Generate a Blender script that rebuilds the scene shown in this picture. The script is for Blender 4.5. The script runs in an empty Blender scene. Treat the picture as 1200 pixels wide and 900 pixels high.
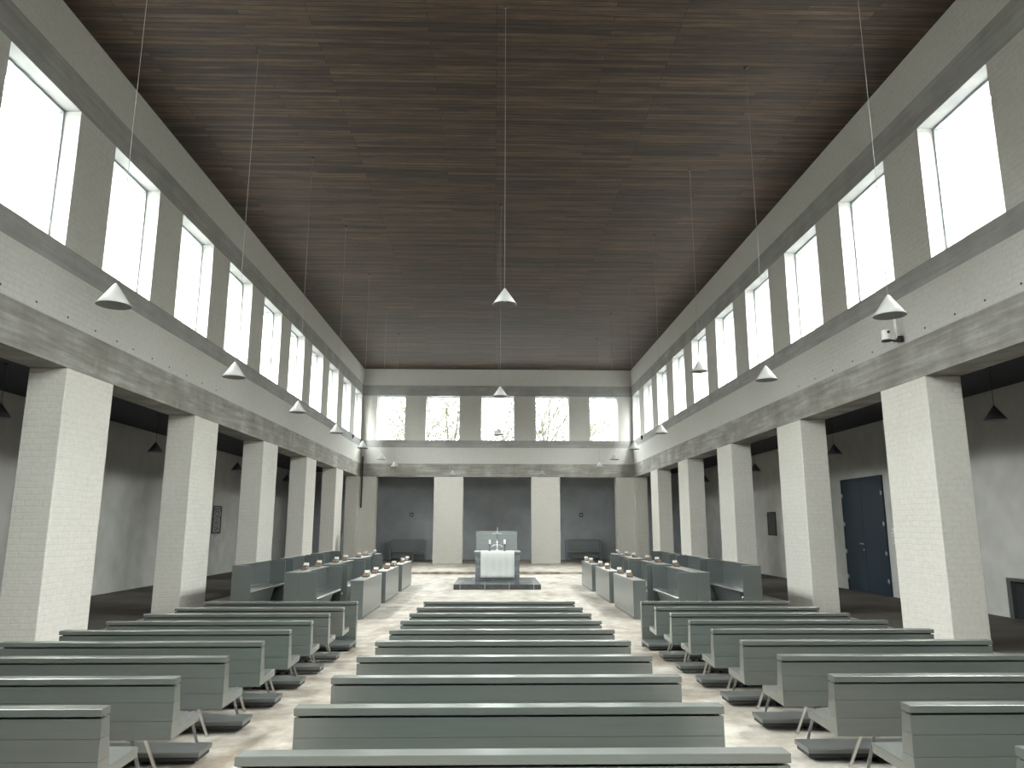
import bpy, bmesh, math, random
from mathutils import Vector, Matrix

C = bpy.context.scene.collection
random.seed(7)

# ------------------------------------------------------------------ materials
def newmat(name):
    m = bpy.data.materials.new(name); m.use_nodes = True
    nt = m.node_tree
    return m, nt, nt.nodes, nt.links, nt.nodes['Principled BSDF']

def setp(b, col=None, rough=None, metal=None, spec=None):
    if col is not None: b.inputs['Base Color'].default_value = (*col, 1)
    if rough is not None: b.inputs['Roughness'].default_value = rough
    if metal is not None: b.inputs['Metallic'].default_value = metal
    if spec is not None: b.inputs['Specular IOR Level'].default_value = spec

def ramp(nd, lk, src, stops):
    r = nd.new('ShaderNodeValToRGB')
    els = r.color_ramp.elements
    while len(els) < len(stops): els.new(0.5)
    for e, (p, c) in zip(els, stops):
        e.position = p; e.color = (*c, 1)
    lk.new(src, r.inputs['Fac'])
    return r.outputs['Color']

def pos_xyz(nd, lk):
    g = nd.new('ShaderNodeNewGeometry'); s = nd.new('ShaderNodeSeparateXYZ')
    lk.new(g.outputs['Position'], s.inputs[0])
    return g.outputs['Position'], s.outputs

def math_node(nd, lk, op, a, b):
    n = nd.new('ShaderNodeMath'); n.operation = op
    for i, v in enumerate((a, b)):
        if isinstance(v, (int, float)): n.inputs[i].default_value = v
        else: lk.new(v, n.inputs[i])
    return n.outputs[0]

def comb(nd, lk, x, y, z=0.0):
    n = nd.new('ShaderNodeCombineXYZ')
    for i, v in enumerate((x, y, z)):
        if isinstance(v, (int, float)): n.inputs[i].default_value = v
        else: lk.new(v, n.inputs[i])
    return n.outputs[0]

def noise(nd, lk, vec, scale, detail=4, rough=0.55):
    n = nd.new('ShaderNodeTexNoise'); n.inputs['Scale'].default_value = scale
    n.inputs['Detail'].default_value = detail; n.inputs['Roughness'].default_value = rough
    if vec is not None: lk.new(vec, n.inputs['Vector'])
    return n.outputs['Fac']

def mixc(nd, lk, a, b, fac, mode='MIX'):
    n = nd.new('ShaderNodeMix'); n.data_type = 'RGBA'; n.blend_type = mode
    for sock, v in ((n.inputs[0], fac), (n.inputs[6], a), (n.inputs[7], b)):
        if isinstance(v, (int, float)): sock.default_value = v
        elif isinstance(v, tuple): sock.default_value = (*v, 1)
        else: lk.new(v, sock)
    return n.outputs[2]

def bump(nd, lk, b, h, strength, dist=0.01):
    n = nd.new('ShaderNodeBump'); n.inputs['Strength'].default_value = strength
    n.inputs['Distance'].default_value = dist
    lk.new(h, n.inputs['Height']); lk.new(n.outputs[0], b.inputs['Normal'])

def mat_brick(name, c1, c2, cm, strength=0.5):
    """slurried brickwork: thin courses that show through the lime wash"""
    m, nt, nd, lk, b = newmat(name); setp(b, rough=0.9, spec=0.15)
    p, s = pos_xyz(nd, lk)
    u = math_node(nd, lk, 'ADD', s[0], s[1])
    wv = noise(nd, lk, p, 3.0, 3); wv = math_node(nd, lk, 'MULTIPLY', math_node(nd, lk, 'SUBTRACT', wv, 0.5), 0.05)
    v = comb(nd, lk, math_node(nd, lk, 'ADD', u, wv), math_node(nd, lk, 'ADD', s[2], wv))
    t = nd.new('ShaderNodeTexBrick'); lk.new(v, t.inputs['Vector'])
    t.inputs['Scale'].default_value = 1.0
    t.inputs['Brick Width'].default_value = 0.28; t.inputs['Row Height'].default_value = 0.098
    t.inputs['Mortar Size'].default_value = 0.011; t.inputs['Mortar Smooth'].default_value = 0.6
    t.inputs['Color1'].default_value = (*c1, 1); t.inputs['Color2'].default_value = (*c2, 1)
    t.inputs['Mortar'].default_value = (*cm, 1)
    n1 = noise(nd, lk, p, 0.8, 5); n2 = noise(nd, lk, p, 14, 6, 0.7)
    plain = tuple((a + d) / 2 for a, d in zip(c1, c2))
    wash = ramp(nd, lk, n1, [(0.36, (0.25,) * 3), (0.60, (0.92,) * 3)])
    col = mixc(nd, lk, t.outputs['Color'], plain, wash)
    tone = ramp(nd, lk, n2, [(0.3, (0.86, 0.86, 0.85)), (0.7, (1.0, 1.0, 1.0))])
    col = mixc(nd, lk, col, tone, 1.0, 'MULTIPLY')
    lk.new(col, b.inputs['Base Color'])
    h = math_node(nd, lk, 'MULTIPLY', t.outputs['Fac'], -0.45)
    h = math_node(nd, lk, 'ADD', h, n2)
    bump(nd, lk, b, h, strength, 0.012)
    return m

def mat_concrete(name, dark, mid, light, rough=0.85):
    """board-marked concrete: long streaks along the wall, blotches"""
    m, nt, nd, lk, b = newmat(name); setp(b, rough=rough, spec=0.2)
    p, s = pos_xyz(nd, lk)
    u = math_node(nd, lk, 'ADD', s[0], s[1])
    n1 = noise(nd, lk, comb(nd, lk, math_node(nd, lk, 'MULTIPLY', u, 0.7), math_node(nd, lk, 'MULTIPLY', s[2], 9.0)), 1.0, 6, 0.65)
    n2 = noise(nd, lk, p, 1.1, 6, 0.6)
    n3 = noise(nd, lk, comb(nd, lk, math_node(nd, lk, 'MULTIPLY', u, 3.0), math_node(nd, lk, 'MULTIPLY', s[2], 1.2), 3.0), 1.0, 5, 0.7)
    f = math_node(nd, lk, 'ADD', math_node(nd, lk, 'MULTIPLY', n1, 0.5), math_node(nd, lk, 'MULTIPLY', n2, 0.5))
    col = ramp(nd, lk, f, [(0.36, dark), (0.5, mid), (0.64, light)])
    eff = ramp(nd, lk, n3, [(0.60, (0, 0, 0)), (0.78, (0.55,) * 3)])
    col = mixc(nd, lk, col, light, eff)
    lk.new(col, b.inputs['Base Color'])
    bump(nd, lk, b, n1, 0.35, 0.006)
    return m

def mat_plaster(name, c, var=0.08, scale=1.5):
    m, nt, nd, lk, b = newmat(name); setp(b, rough=0.9, spec=0.15)
    p, s = pos_xyz(nd, lk)
    n1 = noise(nd, lk, p, scale, 5); n2 = noise(nd, lk, p, 22, 5, 0.7)
    lo = tuple(x * (1 - var) for x in c); hi = tuple(min(1, x * (1 + var)) for x in c)
    lk.new(ramp(nd, lk, n1, [(0.35, lo), (0.65, hi)]), b.inputs['Base Color'])
    bump(nd, lk, b, n2, 0.25, 0.006)
    return m

def mat_ceiling(name):
    m, nt, nd, lk, b = newmat(name); setp(b, rough=0.7, spec=0.25)
    p, s = pos_xyz(nd, lk)
    t = nd.new('ShaderNodeTexBrick'); lk.new(comb(nd, lk, s[0], s[1]), t.inputs['Vector'])
    t.inputs['Scale'].default_value = 1.0
    t.inputs['Brick Width'].default_value = 3.1; t.inputs['Row Height'].default_value = 0.115
    t.offset = 0.37; t.offset_frequency = 3
    t.inputs['Mortar Size'].default_value = 0.006
    t.inputs['Color1'].default_value = (0.084, 0.057, 0.040, 1); t.inputs['Color2'].default_value = (0.036, 0.027, 0.0215, 1)
    t.inputs['Mortar'].default_value = (0.012, 0.01, 0.009, 1)
    n1 = noise(nd, lk, comb(nd, lk, math_node(nd, lk, 'MULTIPLY', s[0], 0.9), math_node(nd, lk, 'MULTIPLY', s[1], 13.0)), 1.0, 6, 0.7)
    n2 = noise(nd, lk, comb(nd, lk, math_node(nd, lk, 'MULTIPLY', s[0], 0.35), math_node(nd, lk, 'MULTIPLY', s[1], 3.0), 5.0), 1.0, 3, 0.6)
    g = ramp(nd, lk, n1, [(0.3, (0.42, 0.42, 0.43)), (0.58, (1.1, 1.08, 1.05)), (0.72, (1.9, 1.85, 1.75))])
    g2 = ramp(nd, lk, n2, [(0.3, (0.7, 0.7, 0.72)), (0.7, (1.25, 1.22, 1.18))])
    col = mixc(nd, lk, t.outputs['Color'], g, 1.0, 'MULTIPLY')
    col = mixc(nd, lk, col, g2, 1.0, 'MULTIPLY')
    lk.new(col, b.inputs['Base Color'])
    bump(nd, lk, b, math_node(nd, lk, 'MULTIPLY', t.outputs['Fac'], -1.0), 0.5, 0.01)
    return m

def mat_floor(name):
    m, nt, nd, lk, b = newmat(name); setp(b, rough=0.62, spec=0.3)
    p, s = pos_xyz(nd, lk)
    n1 = noise(nd, lk, p, 0.55, 6, 0.6); n2 = noise(nd, lk, p, 2.6, 7, 0.68)
    n3 = noise(nd, lk, comb(nd, lk, s[0], math_node(nd, lk, 'MULTIPLY', s[1], 0.35), 2.0), 1.6, 5, 0.6)
    f = math_node(nd, lk, 'ADD', math_node(nd, lk, 'MULTIPLY', n1, 0.35), math_node(nd, lk, 'MULTIPLY', n2, 0.65))
    col = ramp(nd, lk, f, [(0.36, (0.25, 0.21, 0.172)), (0.5, (0.405, 0.365, 0.315)), (0.64, (0.585, 0.555, 0.51))])
    st = ramp(nd, lk, n3, [(0.52, (1, 1, 1)), (0.66, (0.70, 0.65, 0.60))])
    col = mixc(nd, lk, col, st, 1.0, 'MULTIPLY')
    lk.new(col, b.inputs['Base Color'])
    rr = nd.new('ShaderNodeMapRange'); lk.new(n2, rr.inputs[0]); rr.inputs[3].default_value = 0.5; rr.inputs[4].default_value = 0.75
    lk.new(rr.outputs[0], b.inputs['Roughness'])
    bump(nd, lk, b, n2, 0.12, 0.004)
    return m

def mat_paint(name, c, c_alt, rough=0.42, coat=0.8):
    """painted timber, the tone drifting a little from board to board"""
    m, nt, nd, lk, b = newmat(name); setp(b, rough=rough, spec=1.0 if coat else 0.3); b.inputs['Coat Weight'].default_value = coat; b.inputs['Coat Roughness'].default_value = 0.36; b.inputs['Coat IOR'].default_value = 1.6
    p, s = pos_xyz(nd, lk)
    n1 = noise(nd, lk, p, 0.55, 2)
    n2 = noise(nd, lk, comb(nd, lk, math_node(nd, lk, 'MULTIPLY', s[0], 1.5), math_node(nd, lk, 'MULTIPLY', s[1], 6), math_node(nd, lk, 'MULTIPLY', s[2], 24)), 1.5, 5, 0.65)
    col = ramp(nd, lk, n1, [(0.42, c), (0.62, c_alt)])
    g = ramp(nd, lk, n2, [(0.3, (0.9, 0.9, 0.9)), (0.7, (1.05, 1.05, 1.05))])
    lk.new(mixc(nd, lk, col, g, 1.0, 'MULTIPLY'), b.inputs['Base Color'])
    return m

def mat_simple(name, c, rough=0.5, metal=0.0, var=0.05, scale=8.0, spec=None):
    m, nt, nd, lk, b = newmat(name); setp(b, rough=rough, metal=metal, spec=spec)
    tc = nd.new('ShaderNodeTexCoord')
    n1 = noise(nd, lk, tc.outputs['Object'], scale, 3)
    lo = tuple(x * (1 - var) for x in c); hi = tuple(min(1, x * (1 + var)) for x in c)
    lk.new(ramp(nd, lk, n1, [(0.3, lo), (0.7, hi)]), b.inputs['Base Color'])
    return m

def mat_glass(name):
    m = bpy.data.materials.new(name); m.use_nodes = True
    nt = m.node_tree; nd = nt.nodes; lk = nt.links
    for n in list(nd): nd.remove(n)
    o = nd.new('ShaderNodeOutputMaterial'); mx = nd.new('ShaderNodeMixShader')
    t = nd.new('ShaderNodeBsdfTransparent'); t.inputs[0].default_value = (0.93, 0.96, 0.95, 1)
    g = nd.new('ShaderNodeBsdfGlossy'); g.inputs['Roughness'].default_value = 0.02
    lw = nd.new('ShaderNodeLayerWeight'); lw.inputs[0].default_value = 0.5
    pw = nd.new('ShaderNodeMath'); pw.operation = 'POWER'; lk.new(lw.outputs['Facing'], pw.inputs[0]); pw.inputs[1].default_value = 5.0
    f = nd.new('ShaderNodeMapRange'); lk.new(pw.outputs[0], f.inputs[0]); f.inputs[3].default_value = 0.03; f.inputs[4].default_value = 0.6
    lk.new(f.outputs[0], mx.inputs[0]); lk.new(t.outputs[0], mx.inputs[1]); lk.new(g.outputs[0], mx.inputs[2])
    lk.new(mx.outputs[0], o.inputs[0])
    return m

def mat_stone(name, c, joint, bw, bh, rough):
    m, nt, nd, lk, b = newmat(name); setp(b, rough=rough, spec=0.5)
    p, s = pos_xyz(nd, lk)
    v = comb(nd, lk, math_node(nd, lk, 'ADD', s[0], 0.27), math_node(nd, lk, 'ADD', s[2], math_node(nd, lk, 'MULTIPLY', s[1], 0.35)))
    t = nd.new('ShaderNodeTexBrick'); lk.new(v, t.inputs['Vector']); t.inputs['Scale'].default_value = 1
    t.inputs['Brick Width'].default_value = bw; t.inputs['Row Height'].default_value = bh; t.inputs['Mortar Size'].default_value = 0.012
    t.inputs['Color1'].default_value = (*c, 1); t.inputs['Color2'].default_value = (*[x * 0.8 for x in c], 1)
    t.inputs['Mortar'].default_value = (*joint, 1)
    n2 = noise(nd, lk, p, 6, 6, 0.7)
    g = ramp(nd, lk, n2, [(0.35, (0.7,) * 3), (0.7, (1.25,) * 3)])
    lk.new(mixc(nd, lk, t.outputs['Color'], g, 1.0, 'MULTIPLY'), b.inputs['Base Color'])
    return m

def mat_drawing(name, paper, ink, scale, dist):
    m, nt, nd, lk, b = newmat(name); setp(b, rough=0.6)
    tc = nd.new('ShaderNodeTexCoord')
    w = nd.new('ShaderNodeTexWave'); w.wave_type = 'RINGS'; w.inputs['Scale'].default_value = scale
    w.inputs['Distortion'].default_value = dist; w.inputs['Detail'].default_value = 4; w.inputs['Detail Scale'].default_value = 2
    lk.new(tc.outputs['Object'], w.inputs['Vector'])
    lk.new(ramp(nd, lk, w.outputs['Fac'], [(0.25, ink), (0.5, paper), (0.9, tuple(x * 0.8 for x in paper))]), b.inputs['Base Color'])
    return m

M = {}
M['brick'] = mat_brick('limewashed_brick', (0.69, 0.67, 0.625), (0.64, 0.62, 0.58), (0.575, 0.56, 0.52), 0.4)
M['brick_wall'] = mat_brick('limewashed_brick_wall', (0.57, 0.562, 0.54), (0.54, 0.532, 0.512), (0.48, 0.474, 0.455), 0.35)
M['concrete'] = mat_concrete('board_marked_concrete', (0.195, 0.187, 0.171), (0.27, 0.26, 0.24), (0.42, 0.41, 0.385))
M['sill_concrete'] = mat_concrete('grey_band_concrete', (0.24, 0.24, 0.235), (0.30, 0.30, 0.29), (0.37, 0.37, 0.355))
M['plaster'] = mat_plaster('grey_lime_plaster', (0.535, 0.53, 0.505))
M['back_plaster'] = mat_plaster('slate_plaster', (0.53, 0.565, 0.60))
M['ceiling'] = mat_ceiling('stained_ceiling_boards')
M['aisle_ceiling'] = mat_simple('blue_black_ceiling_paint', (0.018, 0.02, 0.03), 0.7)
M['floor'] = mat_floor('worn_screed')
M['pew'] = mat_paint('grey_green_paint', (0.074, 0.089, 0.081), (0.084, 0.088, 0.08), 0.27)
M['stall'] = mat_paint('blue_grey_paint', (0.07, 0.086, 0.084), (0.078, 0.092, 0.089), 0.3)
M['settle'] = mat_paint('lightened_bench_paint', (0.20, 0.235, 0.245), (0.21, 0.24, 0.245))  # bench paint lightened for seats and panels that stand in shade
M['kneel'] = mat_paint('dark_kneeler_paint', (0.05, 0.057, 0.055), (0.058, 0.06, 0.056), 0.5)
M['groove'] = mat_simple('shadow_groove', (0.03, 0.033, 0.032), 0.8)  # dark colour stands in for shade in board gaps and under kneelers
M['chrome'] = mat_simple('brushed_steel', (0.62, 0.62, 0.61), 0.3, 1.0)
M['dark_metal'] = mat_simple('blackened_steel', (0.04, 0.04, 0.042), 0.5, 0.6)
M['frame'] = mat_simple('galvanised_window_steel', (0.33, 0.36, 0.38), 0.45, 0.3)
M['glass'] = mat_glass('window_glass')
M['lamp'] = mat_simple('lamp_enamel', (0.36, 0.36, 0.35), 0.4, 0.0, 0.04)
M['lamp_in'] = mat_simple('lamp_lining', (0.26, 0.26, 0.255), 0.5)
M['lamp_dark'] = mat_simple('dark_lamp_enamel', (0.05, 0.052, 0.06), 0.5)
M['lamp_bulb'] = mat_simple('opal_bulb', (0.7, 0.7, 0.68), 0.3)
M['cable'] = mat_simple('lamp_cable', (0.30, 0.30, 0.29), 0.5)
M['rose'] = mat_simple('brown_ceiling_rose', (0.045, 0.034, 0.026), 0.6)
M['door'] = mat_paint('slate_blue_door_paint', (0.018, 0.031, 0.047), (0.021, 0.035, 0.052), 0.5, 0.0)
M['black_stone'] = mat_stone('polished_dark_stone', (0.07, 0.075, 0.08), (0.3, 0.31, 0.31), 0.78, 0.9, 0.25)
M['altar_stone'] = mat_stone('grey_altar_stone', (0.20, 0.22, 0.235), (0.27, 0.29, 0.30), 0.5, 0.24, 0.5)
M['linen'] = mat_simple('white_linen', (0.62, 0.635, 0.62), 0.85, 0, 0.04, 40)
M['silver'] = mat_simple('silvered_metal', (0.75, 0.75, 0.74), 0.3, 1.0)
M['wax'] = mat_simple('candle_wax', (0.85, 0.85, 0.82), 0.5)
M['cover'] = mat_simple('tan_book_cover', (0.12, 0.075, 0.045), 0.6, 0, 0.3, 30)
M['pages'] = mat_simple('book_pages', (0.85, 0.84, 0.80), 0.7)
M['wood'] = mat_simple('warm_wood', (0.16, 0.105, 0.065), 0.55, 0, 0.2, 12)
M['black'] = mat_simple('matt_black', (0.02, 0.021, 0.024), 0.6)
M['white'] = mat_simple('white_enamel', (0.8, 0.8, 0.78), 0.35)
M['ink'] = mat_drawing('ink_drawing', (0.42, 0.43, 0.42), (0.06, 0.065, 0.07), 2.2, 9.0)
M['relief'] = mat_drawing('dark_relief', (0.16, 0.155, 0.145), (0.03, 0.03, 0.03), 3.0, 4.0)
M['bark'] = mat_simple('wet_bark', (0.05, 0.049, 0.04), 0.95, 0, 0.25, 2, 0.0)
M['twig'] = mat_simple('bare_twigs', (0.065, 0.064, 0.05), 0.95, 0, 0.25, 2, 0.0)
M['sky_block'] = mat_simple('sky_block_woodland', (0.075, 0.075, 0.066), 0.95, 0, 0.3, 0.3, 0.0)
M['lawn'] = mat_plaster('lawn_ground', (0.105, 0.105, 0.095), 0.2, 0.3)
M['roofing'] = mat_plaster('roofing_lead', (0.20, 0.205, 0.21), 0.1, 0.5)

# ------------------------------------------------------------------ mesh helpers
class MB:
    def __init__(s): s.bm = bmesh.new(); s.mats = []
    def mi(s, m):
        if m not in s.mats: s.mats.append(m)
        return s.mats.index(m)
    def box(s, x0, x1, y0, y1, z0, z1, m, bev=0.0, mtx=None):
        i = s.mi(m)
        vs = [s.bm.verts.new((x, y, z)) for x in (x0, x1) for y in (y0, y1) for z in (z0, z1)]
        fs = [s.bm.faces.new([vs[k] for k in q]) for q in ((0, 1, 3, 2), (4, 6, 7, 5), (0, 4, 5, 1), (2, 3, 7, 6), (0, 2, 6, 4), (1, 5, 7, 3))]
        for f in fs: f.material_index = i
        if mtx is not None:
            for v in vs: v.co = mtx @ v.co
        if bev > 0:
            es = list({e for f in fs for e in f.edges})
            r = bmesh.ops.bevel(s.bm, geom=es, offset=bev, segments=1, affect='EDGES', profile=0.5)
            for f in r['faces']: f.material_index = i
        return s
    def prism(s, prof, axis, a0, a1, m, bev=0.0):
        """extrude a 2D profile along an axis: 'x' profile is (y,z), 'y' is (x,z), 'z' is (x,y)"""
        i = s.mi(m)
        def P(q, a):
            return {'x': (a, q[0], q[1]), 'y': (q[0], a, q[1]), 'z': (q[0], q[1], a)}[axis]
        A = [s.bm.verts.new(P(q, a0)) for q in prof]; B = [s.bm.verts.new(P(q, a1)) for q in prof]
        n = len(prof); fs = [s.bm.faces.new(A), s.bm.faces.new(B[::-1])]
        for k in range(n): fs.append(s.bm.faces.new((A[k], B[k], B[(k + 1) % n], A[(k + 1) % n])))
        for f in fs: f.material_index = i
        if bev > 0:
            es = list({e for f in fs for e in f.edges})
            r = bmesh.ops.bevel(s.bm, geom=es, offset=bev, segments=1, affect='EDGES', profile=0.5)
            for f in r['faces']: f.material_index = i
        return s
    def bar(s, p, q, w, t, m, up=(0, 0, 1)):
        p, q = Vector(p), Vector(q); d = (q - p); L = d.length; d.normalize()
        a = d.cross(Vector(up))
        if a.length < 1e-4: a = d.cross(Vector((1, 0, 0)))
        a.normalize(); b = d.cross(a)
        mt = Matrix((a, b, d)).transposed().to_4x4(); mt.translation = p
        return s.box(-w / 2, w / 2, -t / 2, t / 2, 0, L, m, 0.0, mt)
    def tube(s, pts, rad, m, n=8, cap=True):
        i = s.mi(m); pts = [Vector(p) for p in pts]
        rads = rad if isinstance(rad, (list, tuple)) else [rad] * len(pts)
        rings = []; ref = Vector((0.123, 0.97, 0.21))
        for k, p in enumerate(pts):
            d = (pts[min(k + 1, len(pts) - 1)] - pts[max(k - 1, 0)]).normalized()
            a = d.cross(ref)
            if a.length < 1e-3: a = d.cross(Vector((1, 0, 0)))
            a.normalize(); b = d.cross(a)
            rings.append([s.bm.verts.new(p + (a * math.cos(2 * math.pi * j / n) + b * math.sin(2 * math.pi * j / n)) * rads[k]) for j in range(n)])
        for k in range(len(rings) - 1):
            for j in range(n):
                f = s.bm.faces.new((rings[k][j], rings[k][(j + 1) % n], rings[k + 1][(j + 1) % n], rings[k + 1][j]))
                f.material_index = i; f.smooth = True
        if cap:
            for r in (rings[0][::-1], rings[-1]):
                f = s.bm.faces.new(r); f.material_index = i
        return s
    def lathe(s, prof, m, n=32, mi2=None, split=None, at=(0, 0, 0)):
        i = s.mi(m); ax, ay, az = at
        rings = []
        for (r, z) in prof:
            if r < 1e-6: rings.append([s.bm.verts.new((ax, ay, az + z))])
            else: rings.append([s.bm.verts.new((ax + r * math.cos(2 * math.pi * j / n), ay + r * math.sin(2 * math.pi * j / n), az + z)) for j in range(n)])
        for k in range(len(rings) - 1):
            A, B = rings[k], rings[k + 1]
            idx = i if split is None or k < split else s.mi(mi2)
            for j in range(n):
                if len(A) == 1 and len(B) == 1: continue
                if len(A) == 1: f = s.bm.faces.new((A[0], B[j], B[(j + 1) % n]))
                elif len(B) == 1: f = s.bm.faces.new((A[j], B[0], A[(j + 1) % n]))
                else: f = s.bm.faces.new((A[j], B[j], B[(j + 1) % n], A[(j + 1) % n]))
                f.material_index = idx; f.smooth = True
        return s
    def build(s, name, parent=None, loc=None):
        bmesh.ops.recalc_face_normals(s.bm, faces=s.bm.faces)
        me = bpy.data.meshes.new(name); s.bm.to_mesh(me); s.bm.free()
        for m in s.mats: me.materials.append(m)
        o = bpy.data.objects.new(name, me); C.objects.link(o)
        if parent is not None: o.parent = parent
        if loc is not None: o.location = loc
        return o

def tag(o, label=None, cat=None, group=None, kind=None):
    if label: o['label'] = label
    if cat: o['category'] = cat
    if group: o['group'] = group
    if kind: o['kind'] = kind
    return o

def empty(name, loc=(0, 0, 0), rz=0.0):
    o = bpy.data.objects.new(name, None); C.objects.link(o)
    o.location = loc; o.rotation_euler = (0, 0, rz); o.empty_display_size = 0.1
    return o

KIDS = {}
def copy_tree(o, parent=None):
    c = o.copy(); C.objects.link(c)
    if parent is not None: c.parent = parent
    for ch in [x for x in bpy.data.objects if x.parent == o]: copy_tree(ch, c)
    return c

ORD = ['first', 'second', 'third', 'fourth', 'fifth', 'sixth', 'seventh', 'eighth', 'ninth', 'tenth', 'eleventh', 'twelfth', 'thirteenth', 'fourteenth', 'fifteenth']

# ------------------------------------------------------------------ dimensions
XL, XR, TH = -6.958, 7.341, 0.618            # nave faces of the side walls, wall thickness
AL, AR = -11.46, 11.41                       # aisle outer walls
YF, YB, YE = 38.58, 43.0, -3.2               # altar wall, ambulatory back wall, entrance wall
ZB0, ZB1 = 4.498, 5.183                      # beam
ZS0, ZS1 = 6.03, 6.4156                      # sill band
ZW0, ZW1 = 6.4156, 8.79                      # windows
ZL1 = 9.355                                  # lintel band top
ZC = 10.24
SL, YS = 0.0242, 12.9
def fl(y): return max(0.0, SL * (YS - y))

PY_L = [11.862 + 5.2146 * k for k in range(-3, 5)]
PY_R = [12.078 + 5.2146 * k for k in range(-3, 5)]
PW = 1.4746
WY_L = [(9.5576 + 2.9739 * k, 9.5576 + 2.9739 * k + 1.829) for k in range(-4, 10)]
WY_R = [(9.7053 + 2.9739 * k, 9.7053 + 2.9739 * k + 1.829) for k in range(-4, 10)]
WX = [(-6.20, -4.72), (-3.62, -1.83), (-0.71, 1.06), (2.19, 3.97), (5.09, 6.57)]
OPEN = [(-6.13, -3.12), (-1.60, 1.955), (3.45, 6.41)]

# ------------------------------------------------------------------ the setting
# floor: falls gently towards the choir, then level, one step up at the altar wall
f = MB(); i = f.mi(M['floor'])
ys = [YE - 0.2, YS, 31.65, YB + 0.2]
prof = [(YE - 0.2, -0.3), (YE - 0.2, fl(YE - 0.2)), (YS, 0.0), (YB + 0.2, 0.0), (YB + 0.2, -0.3)]
f.prism(prof, 'x', AL - 0.3, AR + 0.3, M['floor'])
tag(f.build('floor'), 'worn beige screed floor falling gently towards the choir', 'floor', kind='structure')
d = MB(); d.box(XL, XR, 31.65, YB, 0.0, 0.10, M['floor'], 0.008)
tag(d.build('floor_step'), 'low floor step running across in front of the altar wall', 'step', kind='structure')

c = MB(); c.box(XL - TH, XR + TH, YE - 0.3, YF + TH, ZC, ZC + 0.25, M['ceiling'])
tag(c.build('ceiling'), 'dark brown boarded ceiling high over the nave', 'ceiling', kind='structure')
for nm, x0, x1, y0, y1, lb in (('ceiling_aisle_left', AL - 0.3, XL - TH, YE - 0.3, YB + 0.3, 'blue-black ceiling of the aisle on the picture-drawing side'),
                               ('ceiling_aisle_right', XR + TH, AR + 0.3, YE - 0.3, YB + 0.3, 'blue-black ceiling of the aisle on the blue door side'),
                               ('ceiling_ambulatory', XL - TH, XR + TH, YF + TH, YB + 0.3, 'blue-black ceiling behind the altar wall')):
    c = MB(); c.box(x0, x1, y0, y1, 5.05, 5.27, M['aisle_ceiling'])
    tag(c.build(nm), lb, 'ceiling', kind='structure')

M['dark_floor'] = mat_plaster('dark_clinker_paving', (0.125, 0.112, 0.098), 0.18, 0.8)
for nm, x0, x1, lb in (('floor_aisle_left', AL, XL - TH + 0.02, 'dark paving of the aisle with the ink drawing'), ('floor_aisle_right', XR + TH - 0.02, AR, 'dark paving of the aisle with the blue door')):
    q = MB(); q.prism([(YE, fl(YE) - 0.02), (YE, fl(YE) + 0.004), (YS, 0.004), (YB, 0.004), (YB, -0.02), (YS, -0.02)], 'x', x0, x1, M['dark_floor'])
    tag(q.build(nm), lb, 'floor', kind='structure')

# clerestory walls
def side_wall(name, xn, xo, wins, label):
    x0, x1 = min(xn, xo), max(xn, xo)
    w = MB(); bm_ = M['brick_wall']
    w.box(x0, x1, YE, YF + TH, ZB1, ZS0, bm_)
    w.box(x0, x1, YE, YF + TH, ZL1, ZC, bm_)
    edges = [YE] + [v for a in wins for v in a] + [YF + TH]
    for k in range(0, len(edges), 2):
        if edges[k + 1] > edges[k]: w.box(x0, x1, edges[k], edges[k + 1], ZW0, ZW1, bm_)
    o = tag(w.build(name), label, 'wall', kind='structure')
    return o
wl = side_wall('wall_left', XL, XL - TH, WY_L, 'grey limewashed clerestory wall above the piers, opposite the blue door')
wr = side_wall('wall_right', XR, XR + TH, WY_R, 'grey limewashed clerestory wall above the piers, on the blue door side')
def end_wall(name, y0, y1, label, wins=WX):
    w = MB(); bm_ = M['brick_wall']
    w.box(XL, XR, y0, y1, ZB1, ZS0, bm_); w.box(XL, XR, y0, y1, ZL1, ZC, bm_)
    edges = [XL] + [v for a in wins for v in a] + [XR]
    for k in range(0, len(edges), 2): w.box(edges[k], edges[k + 1], y0, y1, ZW0, ZW1, bm_)
    return tag(w.build(name), label, 'wall', kind='structure')
wf = end_wall('wall_far', YF, YF + TH, 'grey limewashed wall with five windows above the altar')
we = end_wall('wall_back', YE - TH, YE, 'entrance wall with three windows behind the pews', WX[1:4])
w = MB(); w.box(AL, AR, YE - TH, YE, -0.05, ZB1, M['plaster'])
tag(w.build('wall_back_lower'), 'plain plastered entrance wall behind the pews', 'wall', kind='structure')

tn = [0]
def band(z0, z1, mat, label, xs=None):
    out = []
    for (x0, x1, y0, y1, wh) in ((XL - TH, XL, YE, YF + TH, 'on the wall opposite the blue door'), (XR, XR + TH, YE, YF + TH, 'on the blue door side'),
                                 (XL, XR, YF, YF + TH, 'across the altar wall'), (XL, XR, YE - TH, YE, 'across the entrance wall')):
        tn[0] += 1
        b = MB(); b.box(x0, x1, y0, y1, z0, z1, mat)
        tag(b.build('trim_%d' % tn[0]), label + ' ' + wh, 'concrete band', kind='structure')
band(ZB0, ZB1, M['concrete'], 'board-marked concrete beam over the piers')
band(ZS0, ZS1, M['sill_concrete'], 'concrete band under the windows')
band(ZW1, ZL1, M['sill_concrete'], 'concrete band over the windows')

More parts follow.
